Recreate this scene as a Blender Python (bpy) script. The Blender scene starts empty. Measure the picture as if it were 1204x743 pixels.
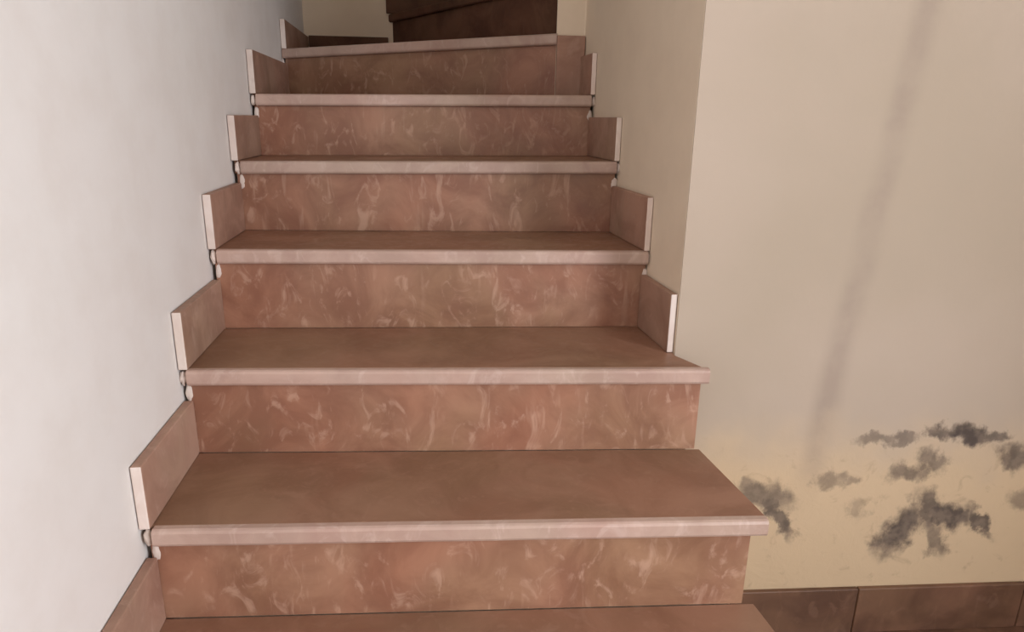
import bpy, bmesh, math, random
from mathutils import Vector, Matrix, noise
random.seed(4)
SC = bpy.context.scene
COL = SC.collection

# ------------------------------------------------------------------ camera
F, PIT, YAW, ROLL = 795.83, 0.2825, 0.0732, 0.0183
cam = bpy.data.objects.new('camera', bpy.data.cameras.new('camera'))
COL.objects.link(cam)
cam.data.sensor_width = 36
cam.data.lens = F / 1204 * 36
cam.data.clip_start = 0.02
fh = Vector((math.sin(YAW), math.cos(YAW), 0)); rt = Vector((math.cos(YAW), -math.sin(YAW), 0))
fw = fh * math.cos(PIT) - Vector((0, 0, math.sin(PIT)))
up = fh * math.sin(PIT) + Vector((0, 0, math.cos(PIT)))
c, s = math.cos(ROLL), math.sin(ROLL)
R_, U_ = rt * c + up * s, up * c - rt * s
m = Matrix((R_, U_, -fw)).transposed().to_4x4()
m.translation = Vector((0.4801, -0.9297, 0.614))
cam.matrix_world = m
SC.camera = cam

# ------------------------------------------------------------------ world, light, exposure
w = bpy.data.worlds.new('world'); SC.world = w; w.use_nodes = True
w.node_tree.nodes['Background'].inputs[0].default_value = (0.80, 0.88, 1.0, 1)
w.node_tree.nodes['Background'].inputs[1].default_value = 0.6

def area(name, loc, rot, sx, sy, power, col):
    l = bpy.data.lights.new(name, 'AREA'); l.shape = 'RECTANGLE'; l.size = sx; l.size_y = sy
    l.energy = power; l.color = col
    o = bpy.data.objects.new(name, l); o.location = loc; o.rotation_euler = rot
    COL.objects.link(o); return o
# daylight falling through the wide window to the right of and behind the camera
area('window_daylight', (2.28, -1.62, 0.75), (math.radians(90), 0, math.radians(76)), 1.0, 1.5, 58, (0.97, 1.0, 1.08))
SC.view_settings.view_transform = 'Standard'
SC.view_settings.look = 'None'
SC.view_settings.gamma = 1
SC.view_settings.use_curve_mapping = False
SC.view_settings.exposure = 0.0

# ------------------------------------------------------------------ materials
def srgb(r, g, b):
    return tuple(((v / 255) / 12.92 if v / 255 <= .04045 else ((v / 255 + .055) / 1.055) ** 2.4) for v in (r, g, b)) + (1,)

class NT:
    def __init__(s, name):
        s.m = bpy.data.materials.new(name); s.m.use_nodes = True
        s.t = s.m.node_tree; s.b = s.t.nodes['Principled BSDF']
    def n(s, typ, **kw):
        x = s.t.nodes.new(typ)
        for k, v in kw.items():
            if k.startswith('i_'):
                key = k[2:]; key = int(key) if key.isdigit() else key
                s.put(x.inputs[key], v)
            else: setattr(x, k, v)
        return x
    def put(s, inp, v):
        if isinstance(v, bpy.types.NodeSocket): s.t.links.new(v, inp)
        else: inp.default_value = v
    def math(s, op, a, b=0.0, cc=None):
        x = s.t.nodes.new('ShaderNodeMath'); x.operation = op
        s.put(x.inputs[0], a); s.put(x.inputs[1], b)
        if cc is not None: s.put(x.inputs[2], cc)
        return x.outputs[0]
    def mix(s, f, a, b, mode='MIX'):
        x = s.t.nodes.new('ShaderNodeMix'); x.data_type = 'RGBA'; x.blend_type = mode
        s.put(x.inputs[0], f); s.put(x.inputs[6], a); s.put(x.inputs[7], b)
        return x.outputs[2]
    def ramp(s, v, lo, hi, a=0.0, b=1.0, smooth=True):
        x = s.t.nodes.new('ShaderNodeMapRange')
        x.interpolation_type = 'SMOOTHSTEP' if smooth else 'LINEAR'
        s.put(x.inputs[0], v); x.inputs[1].default_value = lo; x.inputs[2].default_value = hi
        x.inputs[3].default_value = a; x.inputs[4].default_value = b
        return x.outputs[0]
    def noise(s, vec, scale, detail=4, rough=.55, dist=0.0):
        x = s.t.nodes.new('ShaderNodeTexNoise')
        s.put(x.inputs['Vector'], vec); x.inputs['Scale'].default_value = scale
        x.inputs['Detail'].default_value = detail; x.inputs['Roughness'].default_value = rough
        x.inputs['Distortion'].default_value = dist
        return x
    def map(s, vec, scale=(1, 1, 1), loc=(0, 0, 0)):
        x = s.t.nodes.new('ShaderNodeMapping'); s.put(x.inputs[0], vec)
        x.inputs['Scale'].default_value = scale; x.inputs['Location'].default_value = loc
        return x.outputs[0]
    def bump(s, h, strength=.2, dist=.002):
        x = s.t.nodes.new('ShaderNodeBump'); s.put(x.inputs['Height'], h)
        x.inputs['Strength'].default_value = strength; x.inputs['Distance'].default_value = dist
        s.t.links.new(x.outputs[0], s.b.inputs['Normal'])

def marble(name, dark, mid, light, rough=.34, streak=.5, spec=.5, tint=1.0):
    k = NT(name)
    tc = k.n('ShaderNodeTexCoord').outputs['Object']
    rnd = k.n('ShaderNodeObjectInfo').outputs['Random']
    off = k.n('ShaderNodeCombineXYZ', i_0=k.math('MULTIPLY', rnd, 7.0), i_1=k.math('MULTIPLY', rnd, 3.0), i_2=k.math('MULTIPLY', rnd, 5.0))
    v = k.n('ShaderNodeVectorMath', operation='ADD', i_0=tc, i_1=off.outputs[0]).outputs[0]
    n1 = k.noise(v, 7, 5, .6, .8).outputs[0]
    col = k.mix(k.ramp(n1, .32, .68), dark, mid)
    hue = k.noise(k.map(v, (1, 1, .8)), 3.2, 3, .5, .5)
    col = k.mix(k.math('MULTIPLY', k.ramp(hue.outputs[0], .46, .64), tint), col, k.mix(1.0, col, (1.10, .90, .88, 1), 'MULTIPLY'))
    col = k.mix(k.math('MULTIPLY', k.ramp(hue.outputs[0], .52, .36), tint), col, k.mix(1.0, col, (.84, .92, .80, 1), 'MULTIPLY'))
    n2 = k.noise(k.map(v, (1, 1, .55)), 24, 4, .6, 1.6).outputs[0]            # cloudy veins
    col = k.mix(k.math('MULTIPLY', k.ramp(n2, .52, .72), streak), col, light)
    n3 = k.noise(k.map(v, (60, 60, 9)), 1.0, 2, .5, .3).outputs[0]            # fine upright streaks, blurred reflections painted into the colour
    n4 = k.noise(v, 4.5, 2).outputs[0]
    st = k.math('MULTIPLY', k.ramp(n3, .60, .78), k.ramp(n4, .45, .62))
    col = k.mix(k.math('MULTIPLY', st, streak * .8), col, light)
    tone = k.ramp(rnd, 0, 1, .93, 1.07, False)
    hs = k.n('ShaderNodeHueSaturation', i_Color=col, i_Value=tone)
    k.t.links.new(hs.outputs[0], k.b.inputs['Base Color'])
    k.put(k.b.inputs['Roughness'], k.ramp(n2, .3, .7, rough - .06, rough + .14, False))
    k.b.inputs['Specular IOR Level'].default_value = spec
    k.bump(k.noise(v, 90, 3).outputs[0], .06, .001)
    return k.m

M_TREAD = marble('tread_marble', srgb(138, 102, 80), srgb(156, 119, 96), srgb(174, 138, 116), .42, .25, .35, .35)
M_RISER = marble('riser_marble', srgb(140, 99, 78), srgb(168, 127, 102), srgb(206, 170, 146), .38, .45, .5, .5)
M_NOSE = marble('nosing_marble', srgb(180, 151, 137), srgb(197, 170, 155), srgb(216, 194, 182), .34, .4, .5, .22)
M_SKIRT = marble('skirting_marble', srgb(152, 118, 100), srgb(176, 142, 122), srgb(198, 168, 150), .55, .3, .3, .35)
M_CUT = marble('cut_stone', srgb(222, 204, 192), srgb(236, 222, 212), srgb(244, 234, 226), .7, .3, .3, .1)
M_FLOOR = marble('floor_marble', srgb(100, 70, 54), srgb(124, 90, 70), srgb(148, 114, 92), .4, .3, .5, .4)

M_SHADED = marble('shaded_marble', srgb(88, 60, 46), srgb(110, 78, 60), srgb(130, 98, 78), .75, .2, .2, .3)  # rougher, darker marble; shade of the upper winding steps put into its colour

def plaster(name, base, warm, blobs=(), damp=None, stripe=None, specks=()):
    """painted plaster; blobs = dirty patches (x, z, rx, rz, angle, strength) in the wall's own metres"""
    k = NT(name)
    pos = k.n('ShaderNodeTexCoord').outputs['Object']
    big = k.noise(pos, 1.6, 3).outputs[0]
    col = k.mix(k.ramp(big, .3, .7), base, warm)
    fine = k.noise(pos, 9, 5, .6).outputs[0]
    col = k.mix(k.ramp(fine, .35, .75, 0, .12), col, srgb(190, 170, 150))
    h = k.math('MULTIPLY', k.noise(pos, 60, 4).outputs[0], .5)
    if damp or blobs or stripe:
        sx = k.n('ShaderNodeSeparateXYZ', i_0=pos)
        X, Z = sx.outputs[0], sx.outputs[2]
    if damp:
        zt, yellow = damp
        edge = k.math('ADD', Z, k.math('MULTIPLY', k.math('SUBTRACT', k.noise(pos, 6, 3).outputs[0], .5), .22))
        f = k.ramp(edge, zt + .10, zt - .10)
        col = k.mix(k.math('MULTIPLY', f, .7), col, yellow)
        scab = k.noise(pos, 22, 5, .65, .6).outputs[0]
        col = k.mix(k.math('MULTIPLY', k.math('MULTIPLY', k.ramp(scab, .56, .72), f), .42), col, srgb(164, 140, 112))
        h = k.math('ADD', h, k.math('MULTIPLY', k.math('MULTIPLY', scab, f), 3.0))
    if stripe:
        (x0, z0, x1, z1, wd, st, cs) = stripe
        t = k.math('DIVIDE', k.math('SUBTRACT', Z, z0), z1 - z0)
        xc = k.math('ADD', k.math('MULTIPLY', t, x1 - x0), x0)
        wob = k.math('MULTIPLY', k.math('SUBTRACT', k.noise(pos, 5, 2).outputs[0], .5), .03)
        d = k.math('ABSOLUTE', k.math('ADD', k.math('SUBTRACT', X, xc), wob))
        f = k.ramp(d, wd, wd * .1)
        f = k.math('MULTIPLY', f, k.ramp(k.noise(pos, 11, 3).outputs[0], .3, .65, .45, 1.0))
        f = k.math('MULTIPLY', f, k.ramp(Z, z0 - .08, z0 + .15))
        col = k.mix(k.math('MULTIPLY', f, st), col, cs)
    if blobs:
        nz = k.noise(k.map(pos, (1, 1, .8)), 26, 4, .62)
        sc = k.n('ShaderNodeSeparateColor', i_0=nz.outputs['Color'])
        wx = k.math('MULTIPLY', k.math('SUBTRACT', sc.outputs[0], .5), .10)
        wz = k.math('MULTIPLY', k.math('SUBTRACT', sc.outputs[1], .5), .08)
        Xw, Zw = k.math('ADD', X, k.math('SUBTRACT', wx, .028)), k.math('ADD', Z, k.math('ADD', wz, .016))
        acc = None
        for (bx, bz, rx, rz, ang, st) in blobs:
            ca, sa = math.cos(ang), math.sin(ang)
            dx, dz = k.math('SUBTRACT', Xw, bx), k.math('SUBTRACT', Zw, bz)
            u = k.math('DIVIDE', k.math('ADD', k.math('MULTIPLY', dx, ca), k.math('MULTIPLY', dz, sa)), rx)
            v = k.math('DIVIDE', k.math('SUBTRACT', k.math('MULTIPLY', dz, ca), k.math('MULTIPLY', dx, sa)), rz)
            r = k.math('SQRT', k.math('ADD', k.math('MULTIPLY', u, u), k.math('MULTIPLY', v, v)))
            f = k.ramp(r, 1.25, .45, 0, st)
            acc = f if acc is None else k.math('MAXIMUM', acc, f)
        col = k.mix(acc, col, k.mix(k.ramp(k.noise(pos, 40, 3).outputs[0], .35, .65), srgb(86, 76, 70), srgb(120, 106, 94)))
        h = k.math('SUBTRACT', h, k.math('MULTIPLY', acc, 2.5))
    k.t.links.new(col, k.b.inputs['Base Color'])
    k.b.inputs['Roughness'].default_value = .75
    k.b.inputs['Specular IOR Level'].default_value = .25
    k.bump(h, .35, .0015)
    return k.m

# ------------------------------------------------------------------ mesh helpers
def link(name, me, mats, parent=None, kind=None):
    o = bpy.data.objects.new(name, me); COL.objects.link(o)
    for x in mats: me.materials.append(x)
    if parent is not None: o.parent = parent
    if kind: o['kind'] = kind
    return o

def finish(name, bm, mats, parent=None, kind=None, recentre=True, smooth=False):
    bmesh.ops.recalc_face_normals(bm, faces=bm.faces)
    cc = Vector((0, 0, 0))
    if recentre:
        lo = Vector([min(v.co[i] for v in bm.verts) for i in range(3)]); hi = Vector([max(v.co[i] for v in bm.verts) for i in range(3)])
        cc = (lo + hi) / 2
        for v in bm.verts: v.co -= cc
    me = bpy.data.meshes.new(name); bm.to_mesh(me); bm.free()
    if smooth:
        for p in me.polygons: p.use_smooth = True
    o = link(name, me, mats, parent, kind)
    o.location = cc - (parent.location if parent is not None else Vector())
    if parent is not None and parent.parent is not None: o.location -= parent.parent.location
    return o

def prism(poly, z0, z1, bm=None):
    """upright prism over a plan polygon; z0, z1 numbers or functions of (x, y)"""
    bm = bm or bmesh.new()
    f0 = z0 if callable(z0) else (lambda x, y: z0); f1 = z1 if callable(z1) else (lambda x, y: z1)
    a = [bm.verts.new((x, y, f0(x, y))) for x, y in poly]; b = [bm.verts.new((x, y, f1(x, y))) for x, y in poly]
    bm.faces.new(a[::-1]); bm.faces.new(b)
    n = len(poly)
    for i in range(n): bm.faces.new((a[i], a[(i + 1) % n], b[(i + 1) % n], b[i]))
    return bm

def bevel(bm, w_, seg=2, sel=None):
    e = [x for x in bm.edges if sel is None or sel(x)]
    bmesh.ops.bevel(bm, geom=e, offset=w_, segments=seg, affect='EDGES', profile=.5, clamp_overlap=True)

def plate(a, b, th, z0, z1, bm=None):
    """upright slab whose front face runs in plan from a to b, thickness th to the left of a->b"""
    d = Vector((b[0] - a[0], b[1] - a[1])).normalized(); n = Vector((-d.y, d.x)) * th
    return prism([a, b, (b[0] + n.x, b[1] + n.y), (a[0] + n.x, a[1] + n.y)], z0, z1, bm)

# ------------------------------------------------------------------ the setting
FLOOR = -0.51; CEIL = 2.35; TOP = 3.1
lw = lambda y: -.018 - .066 * y                     # left wall face
rw = lambda y: .8985 - .0924 * (y - .3214)          # stairwell wall face
PJ = 1.12                                           # where the newel end of that wall juts out

CREAM = srgb(236, 232, 226); CREAM2 = srgb(235, 229, 223)
M_LEFT = plaster('plaster_left', CREAM, CREAM2)
BLOBS = [  # x, z, rx, rz, tilt, strength
    (1.098, -.140, .078, .034, -.25, .78), (1.135, -.185, .080, .022, -1.0, .88), (1.058, -.118, .035, .024, 0, .6),
    (1.325, -.010, .050, .016, .1, .62), (1.385, -.008, .045, .014, 0, .66),
    (1.465, .006, .042, .018, -.2, .85), (1.535, -.002, .075, .024, -.15, .98), (1.585, -.008, .05, .016, .1, .8),
    (1.235, -.105, .036, .024, 0, .55), (1.28, -.112, .028, .018, 0, .5),
    (1.41, -.090, .055, .026, .15, .75), (1.46, -.066, .040, .026, -.6, .72),
    (1.470, -.185, .070, .030, -1.1, .85), (1.415, -.235, .080, .042, .9, .95), (1.52, -.195, .085, .034, -.35, .95),
    (1.60, -.215, .065, .020, -.8, .9), (1.505, -.255, .060, .024, -1.2, .72), (1.65, -.060, .055, .034, -.4, .85), (1.70, -.16, .05, .03, 0, .6),
    (1.31, -.175, .028, .030, 0, .38),
]
M_FRONT = plaster('plaster_front', srgb(194, 177, 159), srgb(184, 168, 148), BLOBS, (-.04, srgb(222, 194, 154)),
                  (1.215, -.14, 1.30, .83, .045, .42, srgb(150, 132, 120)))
M_WELL = plaster('plaster_stairwell', srgb(238, 220, 196), srgb(230, 210, 184))
M_CEIL = plaster('plaster_ceiling', srgb(230, 224, 214), srgb(222, 214, 204))

finish('wall_left', prism([(lw(-3.3), -3.3), (lw(2.0), 2.0), (lw(2.0) - .15, 2.15), (lw(-3.3) - .15, -3.3)], FLOOR, TOP), [M_LEFT], kind='structure', recentre=False)
finish('wall_back', prism([(lw(2.0), 2.0), (2.0, 2.0), (2.0, 2.15), (lw(2.0) - .1, 2.15)], FLOOR, TOP), [M_WELL], kind='structure', recentre=False)
# stairwell wall ending in a small newel
b = prism([(rw(.3222), .3222), (rw(.3214) + .12, .3222), (.96, 1.24), (.76, 1.24), (.742, PJ), (rw(PJ), PJ)], FLOOR, TOP)
bevel(b, .004, 2, lambda e: abs((e.verts[0].co - e.verts[1].co).z) > 1)
finish('wall_right', b, [M_WELL], kind='structure', recentre=False)
b = prism([(rw(.3214) + .0005, .3214), (2.27, .3214), (2.27, .44), (rw(.3214) + .0005, .44)], FLOOR, TOP)
finish('wall_front', b, [M_FRONT], kind='structure', recentre=False)
finish('wall_stair_end', prism([(2.0, 1.0), (2.12, 1.0), (2.12, 2.15), (2.0, 2.15)], FLOOR, TOP), [M_WELL], kind='structure', recentre=False)
finish('wall_stair_inner', prism([(.96, 1.12), (2.0, 1.12), (2.0, 1.24), (.96, 1.24)], FLOOR, TOP), [M_WELL], kind='structure', recentre=False)
# room behind the camera: side wall with a window opening, rear wall with a doorway opening
def wall_open(name, p0, p1, th, opening, z0, z1):
    (s0, s1, o0, o1) = opening
    d = Vector((p1[0] - p0[0], p1[1] - p0[1])); L = d.length; d.normalize()
    at = lambda t: (p0[0] + d.x * t, p0[1] + d.y * t)
    bm = bmesh.new()
    for (t0, t1, a, c_) in ((0, s0, z0, z1), (s1, L, z0, z1), (s0, s1, z0, o0), (s0, s1, o1, z1)):
        if c_ - a > .001: plate(at(t0), at(t1), th, a, c_, bm)
    return finish(name, bm, [M_LEFT], kind='structure', recentre=False)
wall_open('wall_side', (2.15, -2.7), (2.15, .3214), -.12, (.60, 1.65, -.05, 1.52), FLOOR, CEIL)
finish('wall_rear', prism([(.155, -2.6), (2.15, -2.6), (2.15, -2.72), (.165, -2.72)], FLOOR, CEIL), [M_LEFT], kind='structure', recentre=False)
finish('ceiling', prism([(-.4, -2.8), (2.27, -2.8), (2.27, .3214), (-.4, .3214)], CEIL, CEIL + .12), [M_CEIL], kind='structure', recentre=False)
finish('ceiling_stairwell', prism([(-.4, .2), (2.2, .2), (2.2, 2.2), (-.4, 2.2)], TOP, TOP + .1), [M_CEIL], kind='structure', recentre=False)
finish('wall_lintel', prism([(lw(.32), .3214), (.90, .3214), (.90, .44), (lw(.44), .44)], CEIL, TOP), [M_CEIL], kind='structure', recentre=False)

# floor with its tiles
fl = finish('floor', prism([(-.3, -2.8), (2.27, -2.8), (2.27, .44), (-.3, .44)], FLOOR - .1, FLOOR - .006), [M_CUT], kind='structure', recentre=False)
tile = None
for i in range(5):
    for j in range(7):
        x0 = .13 + i * .42; y0 = -2.75 + j * .44
        if tile is None:
            bm = prism([(-.208, -.218), (.208, -.218), (.208, .218), (-.208, .218)], -.01, 0); bevel(bm, .0012, 1)
            tile = finish('floor_tile', bm, [M_FLOOR], fl, recentre=False); o = tile
        else:
            o = tile.copy(); COL.objects.link(o); o.parent = fl
        yc_ = y0 + .22
        if x0 < 1.05 and yc_ + .218 > -.52: o.location = (x0 + .21, yc_, FLOOR - .001)
        else: o.location = (x0 + .21, yc_, FLOOR)

# skirting tiles of the room, standing on the floor below the damp wall
def two_mat(o, test, idx=1):
    for p in o.data.polygons:
        if test(p.normal): p.material_index = idx
bb = bpy.data.objects.new('baseboard_front', None); COL.objects.link(bb); bb['kind'] = 'structure'
x = .97
while x < 2.1:
    x1 = min(x + .398, 2.148)
    bm = plate((x, .3094), (x1, .3094), .012, FLOOR, FLOOR + .118); bevel(bm, .0015, 1)
    o = finish('skirting_tile', bm, [M_FLOOR, M_CUT], bb); x += .4

# ------------------------------------------------------------------ staircase
ST = bpy.data.objects.new('staircase', None); COL.objects.link(ST); ST.location = (.48, -.49, FLOOR)
ST['label'] = 'brown marble staircase with pale rounded nosings climbing between cream plaster walls'
ST['category'] = 'staircase'
TH = .030; OV = .016; RT = .014
# nosing front corners (x, y, z) at the left and right of every step, bottom to top
N = {-2: ((.035, -.490, -.340), (1.010, -.500, -.340)),
     -1: ((.018, -.243, -.172), (1.000, -.250, -.170)),
     0: ((.001, .006, .000), (.970, -.006, .000)),
     1: ((-.0195, .245, .170), (.939, .228, .171)),
     2: ((-.032, .489, .344), (.878, .489, .345)),
     3: ((-.044, .734, .509), (.852, .734, .520)),
     4: ((-.066, .978, .667), (.826, .978, .681)),
     5: ((-.113, 1.48, .823), (.742, 1.112, .850)),
     6: ((.183, 1.995, 1.005), (.745, 1.130, 1.008)),
     7: ((.640, 1.995, 1.175), (.790, 1.245, 1.175)),
     8: ((1.050, 1.995, 1.345), (1.000, 1.245, 1.345)),
     9: ((1.320, 1.995, 1.515), (1.290, 1.245, 1.515)),
     10: ((1.590, 1.995, 1.685), (1.560, 1.245, 1.685))}
def off(j, d):
    """plan line of step j shifted d metres up the stair"""
    a, b_ = Vector(N[j][0][:2]), Vector(N[j][1][:2]); t = (b_ - a).normalized(); n = Vector((-t.y, t.x)) * d
    return (a + n), (b_ + n)
def zf(j, dz=0.0):
    a, b_ = Vector(N[j][0]), Vector(N[j][1]); d = (b_ - a).to_2d(); L2 = d.length_squared
    return lambda x, y: a.z + (b_.z - a.z) * max(-.1, min(1.1, ((x - a.x) * d.x + (y - a.y) * d.y) / L2)) + dz
def riser_ends(j):
    a, b_ = off(j, OV)
    if j <= 1: b_ = b_ + (a - b_).normalized() * (.020 if j < 1 else .010)      # the stone ends short of the free tread end
    return a, b_
back_extra = {  # where a tread's back edge leaves the simple four-sided plan
    1: [(.8890, .3190), (rw(.3214) - .002, .3190), (rw(.3214) - .002, .3260), (rw(.5) - .003, .505)],
    4: [(rw(PJ) - .003, PJ - .002), (.742, PJ - .002)],
}
treads = {}
for j in range(-2, 11):
    a, b_ = Vector(N[j][0][:2]), Vector(N[j][1][:2])
    if j == 10: ra, rb = Vector((1.99, 1.995)), Vector((1.99, 1.245))
    else: ra, rb = off(j + 1, OV)
    NB = .016                                            # depth of the pale nosing strip
    na, nb = off(j, NB)
    if j in back_extra: back = [tuple(p) for p in back_extra[j]]
    else: back = []
    # the body of the tread
    if j == 1: poly = [na, (.9290, .2455)] + back + [rb.lerp(ra, .02), ra]
    elif j == 4: poly = [na, nb] + back + [ra]
    elif j == 5: poly = [na, nb, (.745, 1.13), ra, (lw(1.99), 1.995)]
    elif j in (-2, -1, 0): poly = [na, nb, (rb.x, rb.y), ra]
    else: poly = [na, nb, rb, ra]
    poly = [Vector(p) for p in poly]
    if j < 6:                                            # the slab runs in under the skirting tile
        poly[0].x = lw(poly[0].y) + .005
        if j != 5: poly[-1].x = lw(poly[-1].y) + .005
    poly = [tuple(p) for p in poly]
    bm = prism(poly, zf(j, -TH), zf(j)); bevel(bm, .0015, 1)
    t = finish('tread', bm, [M_TREAD], ST); treads[j] = t
    # bull-nosed front strip, swept from left to right
    bm = bmesh.new(); A, B = Vector(N[j][0]), Vector(N[j][1]); dr = (B - A).to_2d().normalized(); nn = Vector((-dr.y, dr.x))
    prof = [(NB, 0), (.006, 0), (.0022, -.002), (0, -.006), (0, -TH + .006), (.002, -TH + .002), (.006, -TH), (NB, -TH)]
    SEG = 24; rows = []
    for i in range(SEG + 1):
        f = i / SEG; p = A.lerp(B, f); row = []
        for (dd, dz) in prof:
            jit = noise.noise(Vector((p.x * 9, p.y * 9, j * 3.1))) * .0011 if dd < .01 else 0
            row.append(bm.verts.new((p.x + nn.x * (dd + jit), p.y + nn.y * (dd + jit), p.z + dz)))
        rows.append(row)
    for i in range(SEG):
        for q in range(len(prof)): 
            q2 = (q + 1) % len(prof); bm.faces.new((rows[i][q], rows[i + 1][q], rows[i + 1][q2], rows[i][q2]))
    bm.faces.new(rows[0]); bm.faces.new(rows[-1][::-1])
    o = finish('nosing', bm, [M_NOSE if j < 6 else M_SHADED], t)
    # riser below this tread
    za = zf(j, -TH)
    zb = (lambda x, y: FLOOR) if j == -2 else zf(j - 1)
    p, q_ = riser_ends(j)
    if j == 5: q_ = q_ + Vector((-.001, 0))
    if j < 6: p = Vector((lw(p.y) + .009, p.y))
    bm = plate(tuple(p), tuple(q_), RT, zb, za); bevel(bm, .001, 1)
    finish('riser', bm, [M_RISER if j < 6 else M_SHADED], ST)
# masonry core under the treads, plastered on its free end
for j in range(-2, 11):
    p, q_ = off(j, OV + RT + .0015)
    if j == 10: ra, rb = Vector((1.99, 1.995)), Vector((1.99, 1.245))
    else: ra, rb = off(j + 1, OV + RT)
    if j <= 1:
        e = (.034, .034, .034, .022)[j + 2]
        q_ = Vector((N[j][1][0] - e, q_.y)); rb = Vector((N[j][1][0] - e - (.03 if j < 1 else .05), rb.y))
        if j == 1: rb = Vector((.868, .500))
    poly = [tuple(p), tuple(q_), tuple(rb), tuple(ra)]
    if j == 1: poly = [tuple(p), tuple(q_), (.9150, .318), (rw(.32) - .006, .318), (rw(.5) - .006, .5), tuple(ra)]
    if j == 4: poly = [tuple(p), tuple(q_), (rw(PJ) - .004, PJ - .004), (.740, PJ - .004), tuple(ra)]
    if j == 5: poly = [tuple(p), tuple(q_), (.740, 1.14), tuple(ra), (lw(1.99), 1.99)]
    finish('step_core', prism(poly, FLOOR, zf(j, -TH - .0008)), [M_WELL], ST)

# skirting tiles that climb the walls, one standing on every tread
def skirt(pa, pb, z0a, z0b, h, side, th=.0145, edge=None):
    """tile whose visible face runs in plan from pa (front) to pb (back); body lies on the given side"""
    pa, pb = Vector(pa), Vector(pb); d = (pb - pa).normalized(); n = Vector((-d.y, d.x)) * (th if side == 'left' else -th)
    bm = bmesh.new()
    P = [pa, pb, pb + n, pa + n]; Z = [z0a, z0b, z0b, z0a]
    lo = [bm.verts.new((p.x, p.y, z)) for p, z in zip(P, Z)]; hi = [bm.verts.new((p.x, p.y, z + h)) for p, z in zip(P, Z)]
    bm.faces.new(lo); bm.faces.new(hi)
    for i in range(4): bm.faces.new((lo[i], lo[(i + 1) % 4], hi[(i + 1) % 4], hi[i]))
    bevel(bm, .0022, 2)
    o = finish('skirting_tile', bm, [M_SKIRT, M_CUT], ST)
    face_n = Vector((-n.x, -n.y, 0)).normalized()
    two_mat(o, lambda nr: nr.dot(Vector((-d.x, -d.y, 0))) > .5)
    return o
HL = {-2: .116, -1: .116, 0: .107, 1: .108, 2: .113, 3: .103, 4: .109, 5: .090}
for j in range(-2, 6):
    A = N[j][0]
    if j < 5: B = off(j + 1, OV)[0]; yb = B.y - .001
    else: yb = 1.985
    ya = A[1] + .004
    fx = lambda y: lw(y) + .0178
    skirt((fx(ya), ya), (fx(yb), yb), A[2] + .0005, A[2] + .0005, HL[j], 'left', .0165)
for j, y0, y1, h in ((1, .326, .503, .120), (2, .493, .748, .115), (3, .738, .992, .103), (4, .982, PJ - .016, .107)):
    z0 = zf(j)(.85, 0) + .0005
    skirt((rw(y0) - .0145, y0), (rw(y1) - .0145, y1), z0, z0, h, 'right', .0135)
# upright piece on the face of the newel, tall as the step
bm = plate((.743, PJ - .0145), (rw(PJ) - .0015, PJ - .0145), .0135, N[4][1][2] + .0005, N[4][1][2] + .163); bevel(bm, .002, 2)
finish('skirting_tile', bm, [M_SKIRT, M_CUT], ST)
# on the back wall, for the winding steps
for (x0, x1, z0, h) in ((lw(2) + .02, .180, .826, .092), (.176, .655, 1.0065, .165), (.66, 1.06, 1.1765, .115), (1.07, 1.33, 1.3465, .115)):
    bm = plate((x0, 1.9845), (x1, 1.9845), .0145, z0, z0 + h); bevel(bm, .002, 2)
    finish('skirting_tile', bm, [M_SHADED, M_CUT], ST)
# smeared mortar left at the ends of the nosings
def lump(loc, r, sx, sy, sz, seed):
    bm = bmesh.new(); bmesh.ops.create_icosphere(bm, subdivisions=3, radius=1)
    for v in bm.verts:
        k_ = 1 + .35 * noise.noise(v.co * 1.7 + Vector((seed, 0, 0))) + .15 * noise.noise(v.co * 4 + Vector((0, seed, 0)))
        v.co = Vector((v.co.x * r * sx * k_ + loc[0], v.co.y * r * sy * k_ + loc[1], v.co.z * r * sz * k_ + loc[2]))
    return finish('mortar_smear', bm, [M_CUT], ST, smooth=True)
for j in range(-1, 6):
    A = N[j][0]
    lump((A[0] - .009, A[1] + .010, A[2] - .016), .008, .75, .7, 1.7, j * 2.3)
    lump((A[0] - .004, A[1] + OV + .001, A[2] - .048), .008, .8, .30, 2.2, j * 4.1 + 1)
for j in (2, 3, 4):
    B = N[j][1]
    lump((B[0] + .007, B[1] + .012, B[2] - .016), .009, .6, .8, 1.3, j * 2.9)
    lump((B[0] - .001, B[1] + OV + .001, B[2] - .055), .009, .8, .3, 1.7, j * 1.7 + 5)
